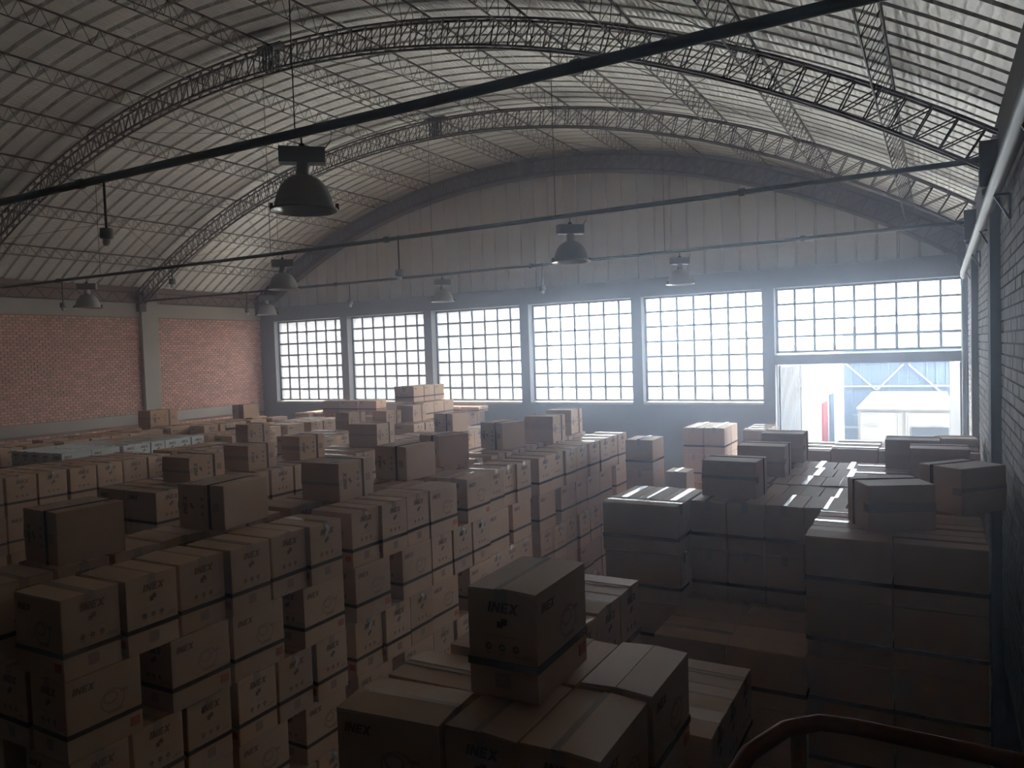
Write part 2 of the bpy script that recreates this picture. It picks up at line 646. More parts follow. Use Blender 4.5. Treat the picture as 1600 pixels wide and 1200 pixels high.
# --- lattice purlins between the arches
BAYS = [(YT[0], YA[0]), (YA[0], YA[1]), (YA[1], YA[2])]
BNAME = ['nearest bay', 'middle bay', 'bay next to the gable']
ANG = [0.6 + 4.84 * k for k in range(-6, 7)]
for bi, (ya, yb) in enumerate(BAYS):
    L = (yb - ya) * P
    NW = 16
    meshes = []
    # local frame: origin at the vault apex line start, y along the hall, z radial
    for heavy in (False, True):
        t1, t2, t3 = MB(), MB(), MB()
        offs = (-0.09, 0.09) if heavy else (0.0,)
        t1.bar((0, 0, 0), (0, L, 0), 0.015)
        for ox in offs:
            t2.bar((ox, 0, -0.25), (ox, L, -0.25), 0.009)
            for i in range(NW):
                y0, y1, y2 = L * i / NW, L * (i + 0.5) / NW, L * (i + 1) / NW
                t3.bar((ox, y0, -0.25), (0, y1, 0), 0.0045)
                t3.bar((0, y1, 0), (ox, y2, -0.25), 0.0045)
        meshes.append((t1.mesh('top_chord', STEEL), t2.mesh('bottom_chord', STEEL), t3.mesh('web_lacing', STEEL)))
    for k, an in enumerate(ANG):
        heavy = abs(an - 0.6) < 0.1
        root = empty('roof_purlin', arc(R_OUT + 0.12, an, ya))
        root.rotation_euler = (0, R_(an), 0)
        tag(root, ('heavy double lattice purlin under the crown of the vault, %s' % BNAME[bi]) if heavy else ('%s lattice purlin counted from the left wall, %s' % (ORD[k], BNAME[bi])), 'purlin', 'lattice purlins under the roof sheets')
        ms = meshes[1 if heavy else 0]
        link('top_chord', ms[0], root)
        link('bottom_chord', ms[1], root)
        w = link('web_lacing', ms[2], root)
        w['kind'] = 'stuff'

# left eave girder above the brick wall
for bi, (ya, yb) in enumerate([(17.0, 33.0), (34.6, 43.3)]):
    root = empty('eave_girder', pv(XL + 0.35, ya, 4.25))
    tag(root, 'zigzag eave girder on top of the brick wall, %s the concrete pillar' % ('nearer than' if bi == 0 else 'beyond'), 'girder', 'eave girders of the left wall')
    L = (yb - ya) * P
    for nm, z in (('bottom_chord', 0.0), ('top_chord', 0.24)):
        mb = MB()
        mb.bar((0, 0, z), (0, L, z), 0.018)
        mb.build(nm, STEEL, root)
    mb = MB()
    nw = int(L / 0.42)
    for i in range(nw):
        mb.bar((0, L * i / nw, 0), (0, L * (i + 0.5) / nw, 0.24), 0.009)
        mb.bar((0, L * (i + 0.5) / nw, 0.24), (0, L * (i + 1) / nw, 0), 0.009)
    w = mb.build('web_lacing', STEEL, root)
    w['kind'] = 'stuff'

# thin crossed bracing rods in the roof plane (parts of the roof)
inv = -ceil.location
for (ya, yb) in BAYS:
    for k0 in range(-6, 6, 1):
        a, b = 0.6 + 4.84 * k0, 0.6 + 4.84 * (k0 + 2)
        if k0 % 3 or (ya < 20 and a < 5):
            continue
        for (aa, bb) in ((a, b), (b, a)):
            mb = MB()
            mb.bar(arc(R_OUT - 0.02, aa, ya) + inv, arc(R_OUT - 0.02, bb, yb) + inv, 0.005)
            mb.build('bracing_rod', STEEL, ceil)

# --- tie pipes between the arch feet
TNAME = ['thick dark tie pipe crossing the top of the view', 'dark tie pipe of the nearest arch carrying three lamps', 'dark tie pipe of the middle arch, lowest of the three']
TIE_Z = 4.33
for i, yt in enumerate(YT):
    root = empty('tie_pipe', pv(CX, yt, TIE_Z))
    tag(root, TNAME[i], 'tie pipe', 'tie pipes between the arch feet')
    inv = -root.location
    mb = MB()
    xa, xb = XL + 0.3, XR - 0.35
    pts = []
    for k in range(31):
        t = k / 30
        pts.append(pv(xa + (xb - xa) * t, yt, TIE_Z - 0.10 * math.sin(t * math.pi)) + inv)
    mb.path(pts, 0.026 if i else 0.033, 10)
    mb.build('pipe', PIPE, root, smooth=True)
    for fx in (0.27, 0.5, 0.76):
        mb = MB()
        xx = xa + (xb - xa) * fx
        zz = TIE_Z - 0.10 * math.sin(fx * math.pi)
        zt = CZ + math.sqrt(R_IN ** 2 - (xx - CX) ** 2)
        mb.bar(pv(xx, yt, zz) + inv, pv(xx, yt, zt) + inv, 0.0045, 6)
        mb.build('hanger_wire', PIPE, root)
    for fx in (0.2, 0.36, 0.62, 0.88):
        mb = MB()
        c = pv(xa + (xb - xa) * fx, yt, TIE_Z - 0.10 * math.sin(fx * math.pi)) + inv
        mb.bar(c - Vector((0.03, 0, 0)), c + Vector((0.03, 0, 0)), 0.042, 8)
        mb.build('pipe_coupling', PIPE, root)

# --- bell lamps hanging from the tie pipes
S_ = P


def lamp(x, y, label):
    root = empty('bell_lamp', pv(x, y, 2.80), R_(42))
    tag(root, label, 'pendant lamp', 'bell lamps hanging from the tie pipes')
    q = P
    top = 1.50 * q
    # bell shade (outer and inner skin)
    prof = [(0.10, 0.66), (0.20, 0.64), (0.33, 0.56), (0.43, 0.44), (0.50, 0.28), (0.54, 0.12), (0.555, 0.05), (0.62, 0.0)]
    pin = [(0.60, -0.005), (0.535, 0.04), (0.515, 0.12), (0.48, 0.27), (0.41, 0.42), (0.31, 0.53), (0.19, 0.61), (0.02, 0.63)]
    mb = MB()
    mb.lathe([(r * q, z * q) for r, z in prof], 32)
    mb.build('shade', LAMP, root, smooth=True)
    mb = MB()
    mb.lathe([(r * q, z * q) for r, z in pin], 32)
    mb.build('reflector', LAMP_IN, root, smooth=True)
    mb = MB()
    mb.lathe([(0.60 * q, -0.005 * q), (0.625 * q, -0.005 * q), (0.625 * q, 0.025 * q), (0.60 * q, 0.025 * q), (0.60 * q, -0.005 * q)], 32)
    mb.build('rim', LAMP, root, smooth=True)
    mb = MB()
    mb.lathe([(0.001, 0.90 * q), (0.115 * q, 0.90 * q), (0.12 * q, 0.64 * q), (0.001, 0.64 * q)], 20)
    mb.build('neck', LAMP, root, smooth=True)
    mb = MB()
    mb.box((-0.42 * q, -0.14 * q, 0.88 * q), (0.42 * q, 0.14 * q, 1.17 * q))
    mb.build('gear_box', LAMP_GEAR, root)
    mb = MB()
    mb.lathe([(0.001, 1.26 * q), (0.05 * q, 1.25 * q), (0.07 * q, 1.17 * q), (0.001, 1.17 * q)], 12)
    mb.build('hook', PIPE, root)
    mb = MB()
    mb.bar((0, 0, 1.24 * q), (0, 0, top), 0.006, 6)
    mb.build('suspension_rod', PIPE, root)
    mb = MB()
    mb.path([(0.40 * q, 0, 1.15 * q), (0.52 * q, 0, 1.30 * q), (0.56 * q, 0, 1.48 * q), (0.54 * q, 0, top)], 0.004, 6)
    mb.build('power_cable', PIPE, root)
    for sx in (-1, 1):
        mb = MB()
        mb.box((sx * 0.60 * q - 0.01, -0.012, 0.01 * q), (sx * 0.60 * q + 0.014, 0.012, 0.14 * q))
        mb.build('clip', PIPE, root)


lamp(-10.35, YT[0], 'large grey bell lamp, nearest of all, on the thick tie pipe')
lamp(-10.0, YT[1], 'grey bell lamp before the gable, rightmost on the second tie pipe')
lamp(-22.46, YT[1], 'grey bell lamp directly below the nearest lamp, on the second tie pipe')
lamp(-35.3, YT[1], 'grey bell lamp before the left brick wall, on the second tie pipe')
lamp(-9.84, YT[2], 'small pale bell lamp, rightmost of all, above the fifth window')
lamp(-22.5, YT[2], 'small bell lamp above the third window')
lamp(-35.35, YT[2], 'small bell lamp by the corner of brick wall and first window')


def sensor(x, y, drop, label):
    root = empty('drop_socket', pv(x, y, TIE_Z - drop))
    tag(root, label, 'lamp socket', 'small sockets on drop rods')
    mb = MB()
    mb.bar((0, 0, 0.10), (0, 0, drop * P), 0.010, 8)
    mb.build('drop_rod', PIPE, root)
    mb = MB()
    mb.lathe([(0.001, 0.11), (0.05, 0.105), (0.055, 0.03), (0.04, 0.02), (0.001, 0.02)], 16)
    mb.build('socket_box', LAMP_GEAR, root, smooth=True)
    mb = MB()
    mb.lathe([(0.001, 0.02), (0.03, 0.018), (0.035, -0.01), (0.022, -0.035), (0.001, -0.04)], 16)
    mb.build('bulb', WHITEP, root, smooth=True)


sensor(-16.4, YT[0], 1.5, 'small socket on a thick drop rod from the nearest tie pipe')
sensor(-16.75, YT[1], 1.5, 'small socket on a drop rod above the second window')
sensor(-29.1, YT[1], 0.9, 'small socket on a short drop rod before the middle arch')
sensor(-37.3, YT[1], 1.45, 'small socket on a drop rod left of the brick-wall lamp')
sensor(-28.8, YT[2], 1.35, 'small white socket on a rod between first and second window')
sensor(-16.65, YT[2], 1.4, 'small white socket on a rod above the fourth window')
sensor(-37.05, YT[2], 1.35, 'small white socket on a rod by the brick-wall corner')

# --- drain pipe along the right wall with its brackets
root = empty('drain_pipe', pv(1.15, 12, 3.15))
tag(root, 'grey plastic drain pipe running along the top of the right wall', 'pipe')
inv = -root.location
mb = MB()
mb.path([pv(1.13, 3.0, 3.25) + inv, pv(1.13, 12, 3.20) + inv, pv(1.13, 20, 3.15) + inv, pv(1.13, 30, 3.05) + inv, pv(1.13, 39.5, 2.95) + inv, pv(1.16, 40.0, 2.8) + inv], 0.052, 14)
mb.build('pipe', PVC, root, smooth=True)
for yy in (13.0, 19.0, 25.0, 31.0, 38.0):
    mb = MB()
    a = pv(1.10, yy, 2.98) + inv
    b = pv(XR - 0.07, yy, 2.98) + inv
    c = pv(XR - 0.07, yy, 2.45) + inv
    mb.bar(a, b, 0.012)
    mb.bar(b, c, 0.012)
    mb.bar(c, a, 0.012)
    mb.build('bracket', PIPE, root)

root = empty('rain_downpipe', pv(1.22, 42.95, ZF))
tag(root, 'thin pale downpipe in the corner beside the loading door', 'pipe')
mb = MB()
mb.path([(0, 0, 0), (0, 0, (2.6 - ZF) * P)], 0.035, 10)
mb.build('pipe', PVC, root, smooth=True)

# --- loading door: two folded slatted leaves
def door_leaf(n, x0, x1, y0, y1, label):
    w = empty('door_%d' % n, pv(x0, y0, ZF))
    tag(w, label, kind='structure')
    inv = -w.location
    hgt = (ZDT - 0.1 - ZF) * P
    a, b = pv(x0, y0, ZF) + inv, pv(x1, y1, ZF) + inv
    ns_ = max(3, int((b - a).length / 0.075))
    fr = MB()
    for p0, p1 in ((a, a), (b, b)):
        fr.bar(p0 + Vector((0, 0, 0.02)), p1 + Vector((0, 0, hgt)), 0.03)
    fr.bar(a + Vector((0, 0, hgt)), b + Vector((0, 0, hgt)), 0.03)
    fr.bar(a + Vector((0, 0, 0.05)), b + Vector((0, 0, 0.05)), 0.03)
    fr.build('door_frame', FRAME, w)
    sl = MB()
    sl.box((-0.022, -0.012, 0.06), (0.022, 0.012, hgt - 0.02))
    sme = sl.mesh('door_slat', DOORM)
    ang = math.atan2(b.y - a.y, b.x - a.x)
    bk = MB()
    bk.box((0, 0.014, 0.05), ((b - a).length, 0.022, hgt))
    bo = bk.build('door_backing', FRAME, w)
    bo.location = a
    bo.rotation_euler = (0, 0, ang)
    for k in range(ns_):
        t = (k + 0.5) / ns_
        link('door_slat', sme, w, a + (b - a) * t, (0, 0, ang))


door_leaf(1, X6 + 0.12, X6 + 0.75, D + 0.1, D + 3.2, 'folded open slatted steel door leaf, left of the loading doorway')
door_leaf(2, X6 + 8.88, X6 + 8.45, D + 0.1, D + 2.4, 'folded open slatted steel door leaf, right of the loading doorway')

# ------------------------------------------------------------------ the yard outside
mb = MB()
pbox(mb, (-160, D + 0.36, ZF - 0.4), (60, 150, ZF - 0.05))
o = mb.build('yard_ground', GROUND)
tag(o, 'bright sunlit concrete yard outside the loading door', kind='structure')

# truck
TY = 62.0
root = empty('box_truck', pv(-2.05, TY, ZF))
tag(root, 'white box truck parked outside the loading door', 'truck')
mb = MB()
w2 = 3.05 * P
zr = (-4.85 - ZF) * P
mb.box((-w2, 0.0, 0.55), (w2, 5.2, zr - 0.02))
mb.build('cargo_box', TRUCKW, root)
mb = MB()
mb.add([(-w2 - 0.02, -0.12, zr - 0.06), (w2 + 0.02, -0.12, zr - 0.06), (w2 - 0.1, 1.2, zr + 0.30), (-w2 + 0.28, 1.2, zr + 0.30), (-w2 - 0.02, -0.12, zr - 0.02), (w2 + 0.02, -0.12, zr - 0.02), (w2 - 0.1, 1.2, zr + 0.34), (-w2 + 0.28, 1.2, zr + 0.34)],
       [(0, 3, 2, 1), (4, 5, 6, 7), (0, 1, 5, 4), (1, 2, 6, 5), (2, 3, 7, 6), (3, 0, 4, 7)])
mb.build('roof_fairing', TRUCKW, root)
for s in (-1, 1):
    mb = MB()
    mb.box((min(s * 0.04, s * (w2 - 0.06)), -0.05, 0.62), (max(s * 0.04, s * (w2 - 0.06)), -0.005, zr - 0.14))
    d = mb.build('rear_door', TRUCKW, root)
    for zz in (0.9, zr - 0.5):
        mb = MB()
        mb.box((s * (w2 - 0.34) - 0.13, -0.075, zz), (s * (w2 - 0.34) + 0.25 * 0 + 0.13, -0.05, zz + 0.05))
        mb.build('hinge', FRAME, d)
    mb = MB()
    mb.bar((s * 0.12, -0.07, 0.7), (s * 0.12, -0.07, zr - 0.2), 0.016, 8)
    mb.build('lock_rod', PVC, d)
mb = MB()
mb.box((0.18, -0.12, 1.55), (w2 - 0.08, -0.05, 1.95))
mb.build('dark_box', DARKG, root)
mb = MB()
mb.box((-w2, -0.08, 0.45), (w2, 0.05, 0.58))
mb.build('bumper', PIPE, root)
for sx in (-1, 1):
    for yy in (0.9, 4.3):
        mb = MB()
        prof = [(0.10, -0.12), (0.36, -0.12), (0.40, -0.07), (0.40, 0.07), (0.36, 0.12), (0.10, 0.12)]
        mb.lathe(prof, 24)
        ob = mb.build('wheel', PIPE, root)
        ob.rotation_euler = (0, math.pi / 2, 0)
        ob.location = (sx * (w2 - 0.16), yy, 0.38)

# blue sheet shed with bracing
root = empty('blue_shed', pv(-7.7, 80, ZF))
tag(root, 'pale blue corrugated shed with diagonal bracing behind the truck', 'shed')
inv = -root.location
xx = -7.8
while xx < 12:
    mb = MB()
    pbox(mb, (xx, 80, ZF), (xx + 0.62, 80.12, 1.5))
    pbox(mb, (xx + 0.62, 79.88, ZF), (xx + 0.80, 80.12, 1.5))
    for i_, v_ in enumerate(mb.v):
        mb.v[i_] = tuple(Vector(v_) + inv)
    mb.build('wall_sheet', BLUE, root)
    xx += 0.80
for (a, b) in (((-7.6, -2.0), (-3.9, -5.6)), ((-2.6, -2.2), (-5.4, -5.2)), ((-2.2, -2.2), (1.0, -5.4)), ((3.4, -2.2), (1.4, -4.8))):
    mb = MB()
    mb.bar(pv(a[0], 79.6, a[1]) + inv, pv(b[0], 79.6, b[1]) + inv, 0.035)
    mb.build('brace', PVC, root)
for zz in (-1.9, -4.25, -8.2):
    mb = MB()
    mb.bar(pv(-7.7, 79.6, zz) + inv, pv(11, 79.6, zz) + inv, 0.04)
    mb.build('rail', PVC, root)

# white container with a red door
root = empty('white_container', pv(-9.5, 70, ZF))
tag(root, 'white container with a red side door beyond the left door leaf', 'container')
inv = -root.location
mb = MB()
mb.box(pv(-16.5, 66, ZF) + inv, pv(-8.3, 79, -3.6) + inv)
mb.build('container_body', YARDW, root)
mb = MB()
mb.box(pv(-8.3, 67.5, ZF + 0.4) + inv, pv(-8.15, 70.4, -5.0) + inv)
mb.build('side_door', REDD, root)
mb = MB()
mb.box(pv(-8.3, 72.5, ZF + 0.4) + inv, pv(-8.15, 75.0, -4.6) + inv)
mb.build('side_panel', BLUE, root)
mb = MB()
mb.box(pv(-16.7, 65.8, -3.6) + inv, pv(-8.1, 79.2, -3.45) + inv)
mb.build('container_roof', YARDW, root)

# neighbouring building seen dimly through the windows
root = empty('neighbour_building', pv(-75, 75, ZF))
tag(root, 'pale brick neighbour building seen through the left windows', 'building')
inv = -root.location
mb = MB()
mb.box(pv(-150, 75, ZF) + inv, pv(-44, 90, 14) + inv)
bw = mb.build('wall', YARDB, root)
for i in range(9):
    for zz in (-6.5, 0.5, 7.0):
        if (i * 7 + int(zz)) % 4 == 1:
            continue
        mb = MB()
        xa = -140 + i * 11
        mb.box(pv(xa, 74.7, zz) + inv, pv(xa + 5.5, 75.1, zz + 3.6) + inv)
        f = mb.build('window', YARDW, root)
        mb = MB()
        mb.box(pv(xa + 0.4, 74.6, zz + 0.4) + inv, pv(xa + 5.1, 74.75, zz + 3.2) + inv)
        mb.build('pane', DARKG, f)
mb = MB()
mb.box(pv(-151, 74.4, 14) + inv, pv(-43, 90.5, 14.8) + inv)
mb.build('parapet', YARDW, root)
root = empty('white_yard_wall', pv(-30, 95, ZF))
tag(root, 'tall white yard wall seen through the right windows', 'wall')
inv = -root.location
mb = MB()
mb.box(pv(-44, 95, ZF) + inv, pv(-8.2, 97, -0.5) + inv)
mb.build('wall', YARDW, root)
mb = MB()
mb.box(pv(-44.3, 94.7, -0.5) + inv, pv(-8.0, 97.3, -0.1) + inv)
mb.build('coping', CONC_W, root)

# ------------------------------------------------------------------ haze volume added inside the hall, stands in for the lens bloom veil
def haze_mat():
    mt = bpy.data.materials.new('bloom_veil_air')
    mt.use_nodes = True
    nt = mt.node_tree
    nt.nodes.remove(nt.nodes['Principled BSDF'])
    vs_ = nt.nodes.new('ShaderNodeVolumeScatter')
    vs_.inputs['Color'].default_value = (0.72, 0.82, 1.0, 1)
    vs_.inputs['Density'].default_value = 0.0155
    vs_.inputs['Anisotropy'].default_value = 0.84
    nt.links.new(vs_.outputs[0], nt.nodes['Material Output'].inputs['Volume'])
    return mt


mb = MB()
pbox(mb, (XL - 0.3, Y_NEAR - 0.3, ZF - 0.1), (XR + 0.3, D - 0.35, 13.4))
o = mb.build('veil_haze', haze_mat())
tag(o, 'faint bluish haze added in the hall to give the lens bloom veil', 'haze', kind='stuff')

# ------------------------------------------------------------------ cartons
LET = {
    'I': [[(0.0, 0), (0.28, 0), (0.28, 1), (0.0, 1)]],
    'N': [[(0, 0), (0.25, 0), (0.25, 1), (0, 1)], [(0.60, 0), (0.85, 0), (0.85, 1), (0.60, 1)], [(0, 1), (0.28, 1), (0.85, 0), (0.57, 0)]],
    'E': [[(0, 0), (0.26, 0), (0.26, 1), (0, 1)], [(0.26, 0.78), (0.72, 0.78), (0.72, 1), (0.26, 1)], [(0.26, 0.39), (0.66, 0.39), (0.66, 0.60), (0.26, 0.60)], [(0.26, 0), (0.72, 0), (0.72, 0.22), (0.26, 0.22)]],
    'X': [[(0, 0), (0.30, 0), (0.95, 1), (0.65, 1)], [(0.65, 0), (0.95, 0), (0.30, 1), (0, 1)]],
}
ADV = {'I': 0.38, 'N': 0.97, 'E': 0.82, 'X': 0.95}


def logo(mb, plane, ox, oz, size, flip):
    """slanted capital letters on a face; plane(u, v) -> point"""
    u = 0.0
    for ch in 'INEX':
        for poly in LET[ch]:
            pts = [plane(ox + (u + a + 0.22 * b) * size, oz + b * size) for a, b in poly]
            mb.add(pts, [tuple(range(len(pts)))])
        u += ADV[ch]


def rect(mb, plane, u0, v0, u1, v1):
    mb.add([plane(u0, v0), plane(u1, v0), plane(u1, v1), plane(u0, v1)], [(0, 1, 2, 3)])


def ring(mb, plane, cu, cv, ru, rv, th, n=16, a0=0, a1=2 * math.pi):
    vs, fs = [], []
    for k in range(n + 1):
        a = a0 + (a1 - a0) * k / n
        vs += [plane(cu + ru * math.cos(a), cv + rv * math.sin(a)), plane(cu + (ru - th) * math.cos(a), cv + (rv - th) * math.sin(a))]
    for k in range(n):
        fs.append((2 * k, 2 * k + 2, 2 * k + 3, 2 * k + 1))
    mb.add(vs, fs)


CM = {}


def carton_meshes(l, w, h, white):
    key = (round(l, 3), round(w, 3), round(h, 3), white)
    if key in CM:
        return CM[key]
    L, W, Hh = l * U, w * U, h * U
    body_m = CARD_W if white else CARD
    out = {'body': [], 'flap': []}
    for v in range(3):
        rnd = random.Random(hash(key) % 1000 + v)
        bm = bmesh.new()
        bmesh.ops.create_cube(bm, size=1.0)
        for vt in bm.verts:
            vt.co = Vector((vt.co.x * L, vt.co.y * W, (vt.co.z + 0.5) * (Hh - 0.004)))
        bmesh.ops.bevel(bm, geom=bm.edges[:], offset=0.006, segments=2, affect='EDGES', profile=0.6)
        for vt in bm.verts:
            vt.co += Vector((rnd.uniform(-1, 1), rnd.uniform(-1, 1), 0)) * 0.0012
        me = bpy.data.meshes.new('body')
        bm.to_mesh(me)
        bm.free()
        me.materials.append(body_m)
        out['body'].append(me)
    for s in (-1, 1):
        for v in range(2):
            t = MB()
            lift = 0.003 + 0.006 * v
            y0, y1 = s * 0.0025, s * (W / 2 - 0.001)
            a = [(-L / 2 + 0.001, y0), (L / 2 - 0.001, y0), (L / 2 - 0.001, y1), (-L / 2 + 0.001, y1)]
            zs = [Hh + lift, Hh + lift, Hh, Hh]
            t.add([(p[0], p[1], Hh - 0.006) for p in a] + [(p[0], p[1], z) for p, z in zip(a, zs)], [(0, 1, 2, 3), (4, 7, 6, 5), (0, 4, 5, 1), (1, 5, 6, 2), (2, 6, 7, 3), (3, 7, 4, 0)])
            out['flap'].append(t.mesh('flap', body_m))
    t = MB()
    tw = 0.028
    t.box((-L / 2 - 0.002, -tw, Hh - 0.001), (L / 2 + 0.002, tw, Hh + 0.0055))
    for s in (-1, 1):
        xa = s * (L / 2 + 0.0015)
        t.box((min(xa, xa - s * 0.003), -tw, Hh * 0.80), (max(xa, xa - s * 0.003), tw, Hh + 0.0055))
    out['tape'] = t.mesh('tape', CARD_W if white else TAPE)
    t = MB()
    zt_ = Hh * 0.90
    xe_ = L / 2
    t.add([(xe_ + 0.003, -0.012, zt_ + 0.03), (xe_ + 0.004, 0.014, zt_ + 0.035), (xe_ + 0.022, 0.020, zt_ + 0.004), (xe_ + 0.018, -0.006, zt_ - 0.004), (xe_ + 0.006, -0.022, zt_ - 0.045), (xe_ + 0.010, 0.002, zt_ - 0.055)], [(0, 1, 2, 3), (3, 2, 5, 4)])
    out['torn'] = t.mesh('torn_tape', TORN)
    t = MB()
    e = 0.0035
    zs, sh = Hh * 0.315, 0.029
    o4 = [(-L / 2 - e, -W / 2 - e), (L / 2 + e, -W / 2 - e), (L / 2 + e, W / 2 + e), (-L / 2 - e, W / 2 + e)]
    i4 = [(-L / 2 + e, -W / 2 + e), (L / 2 - e, -W / 2 + e), (L / 2 - e, W / 2 - e), (-L / 2 + e, W / 2 - e)]
    vs = [(x, y, zs - sh / 2) for x, y in o4] + [(x, y, zs + sh / 2) for x, y in o4] + [(x, y, zs - sh / 2) for x, y in i4] + [(x, y, zs + sh / 2) for x, y in i4]
    fs = []
    for k in range(4):
        j = (k + 1) % 4
        fs += [(k, j, 4 + j, 4 + k), (4 + k, 4 + j, 12 + j, 12 + k), (8 + k, k, j, 8 + j)[::-1]]
    t.add(vs, fs)
    out['strap'] = t.mesh('strap', STRAP)
    # printing: end faces carry logo, small picture and three icons; long faces a logo and an outline drawing
    t, tf = MB(), MB()
    e = 0.002
    faces_end = [lambda u, v: (L / 2 + e, u, v), lambda u, v: (-L / 2 - e, -u, v)]
    faces_long = [lambda u, v: (u, -W / 2 - e, v), lambda u, v: (-u, W / 2 + e, v)]
    for pl in faces_end:
        sz = 0.047 * h
        logo(t, pl, -1.45 * sz, Hh * 0.795, sz, 1)
        rect(t, pl, -0.020, Hh * 0.655, 0.004, Hh * 0.715)
        rect(t, pl, 0.000, Hh * 0.685, 0.026, Hh * 0.745)
        rect(tf, pl, -0.07, Hh * 0.575, 0.07, Hh * 0.582)
        for k in (-1, 0, 1):
            ring(t, pl, k * 0.060, Hh * 0.475, 0.015, 0.016, 0.010, 8)
            rect(tf, pl, k * 0.060 - 0.012, Hh * 0.475 - 0.028, k * 0.060 + 0.012, Hh * 0.475 - 0.022)
        rect(tf, pl, W * 0.24, Hh * 0.40, W * 0.44, Hh * 0.413)
        rect(tf, pl, W * 0.28, Hh * 0.425, W * 0.44, Hh * 0.436)
        rect(tf, pl, -0.035, Hh * 0.10, 0.035, Hh * 0.24)
    for pl in faces_long:
        sz = 0.042 * h
        logo(t, pl, -L * 0.42, Hh * 0.80, sz, 1)
        ring(tf, pl, L * 0.10, Hh * 0.56, L * 0.17, Hh * 0.15, 0.010, 20)
        ring(tf, pl, L * 0.07, Hh * 0.60, L * 0.10, Hh * 0.08, 0.010, 16)
        rect(tf, pl, L * 0.02, Hh * 0.40, L * 0.22, Hh * 0.44)
        rect(tf, pl, L * 0.20, Hh * 0.62, L * 0.31, Hh * 0.66)
    out['print'] = t.mesh('printed_logo', INK)
    out['drawing'] = tf.mesh('printed_drawing', INK_F)
    t = MB()
    t.box((L * 0.32, -W / 2 - 0.003, Hh * 0.11), (L * 0.46, -W / 2 + 0.001, Hh * 0.22))
    out['sticker'] = t.mesh('sticker', STICK)
    CM[key] = out
    return out


N_IND = [0]
REST = MB()        # hidden cartons inside and under the stacks


def rest_box(cx, cy, z, dx, dy, dz):
    REST.box(hv(cx - dx / 2, cy - dy / 2, z), hv(cx + dx / 2, cy + dy / 2, z + dz))


rj = random.Random(11)
rt = random.Random(5)
DROP = {9, 14, 16, 17, 18, 19, 20, 21, 35, 43, 51, 52, 53, 59, 67, 90, 92, 93, 94, 105, 110, 116, 117, 119, 122, 125, 126, 127, 128, 132, 133, 134, 135, 136, 137, 141, 144, 145, 147, 148, 150, 151, 152, 157, 158, 159, 160, 161, 162, 164, 165, 166, 167, 172, 176, 183, 184, 187, 190, 196, 197, 198, 199, 217, 219, 221, 224, 225, 227, 228, 229, 231, 232, 233, 252, 253, 256, 257, 259, 263, 266, 268, 269, 272, 277, 278, 280, 281, 282, 283, 284, 285, 286, 288, 291, 320, 337, 338, 339, 341, 342, 343, 344, 345, 346, 351, 353, 355, 360, 373, 384, 385, 386, 390, 394, 398, 402, 404, 405, 406, 407, 409, 411, 413, 415, 417, 419, 422, 423, 426, 427, 438, 439, 440, 441, 446, 447, 449, 450, 452, 453, 455, 457, 459, 461, 462, 463, 464}
# ^ cartons of which nothing shows: they join the hidden filling


def carton(pos, dims, yaw=0.0, orient='up', white=False, label='', group='', detail=1, flip=False, plain=False, torn=False):
    """pos: centre of the base in carton units; dims l, w, h; orient 'up' or lying on a side with the lid to -x / -y / +y"""
    idx = N_IND[0]
    N_IND[0] += 1
    l, w, h = dims
    if idx in DROP:
        ex, ey, ez = {'up': (l, w, h), 'x': (h, l, w), 'y': (l, h, w)}[orient]
        if abs(math.sin(yaw)) > 0.7:
            ex, ey = ey, ex
        rest_box(pos[0], pos[1], pos[2], ex - 0.02, ey - 0.02, ez - 0.01)
        return None
    ms = carton_meshes(l, w, h, white)
    root = empty('carton', hv(*pos), yaw + (math.pi if flip else 0))
    tag(root, label, 'cardboard box', group)
    if orient == 'up':
        M4 = Matrix.Identity(4)
    elif orient == 'x':      # lid faces -x, length along y, width upright
        M4 = Matrix(((0, 0, -1, h / 2 * U), (1, 0, 0, 0), (0, -1, 0, w / 2 * U), (0, 0, 0, 1)))
    elif orient == 'y':      # lid faces -y, length along x, width upright
        M4 = Matrix(((1, 0, 0, 0), (0, 0, -1, h / 2 * U), (0, 1, 0, w / 2 * U), (0, 0, 0, 1)))
    parts = [('body', rj.choice(ms['body']))]
    if detail >= 2:
        parts += [('flap', ms['flap'][rj.randint(0, 1)]), ('flap', ms['flap'][2 + rj.randint(0, 1)])]
    parts += [('tape', ms['tape'])] + ([] if white else [('strap', ms['strap'])])
    if not plain:
        parts += [('printed_logo', ms['print'])]
        if detail >= 2:
            parts += [('printed_drawing', ms['drawing'])]
    if detail >= 2 and plain != 2:
        parts += [('sticker', ms['sticker'])]
    if torn:
        parts += [('torn_tape', ms['torn'])]
    for nm, me in parts:
        c = bpy.data.objects.new(nm, me)
        COL.objects.link(c)
        c.parent = root
        if nm.startswith('printed'):
            c['kind'] = 'stuff'
        if orient != 'up':
            c.matrix_local = M4
    return root


STD = (0.985, 0.755, 1.0)


LAYER = ['top', 'second', 'third', 'fourth', 'fifth', 'sixth']
POS3 = ['near', 'middle', 'far']
POS2 = ['near', 'far']


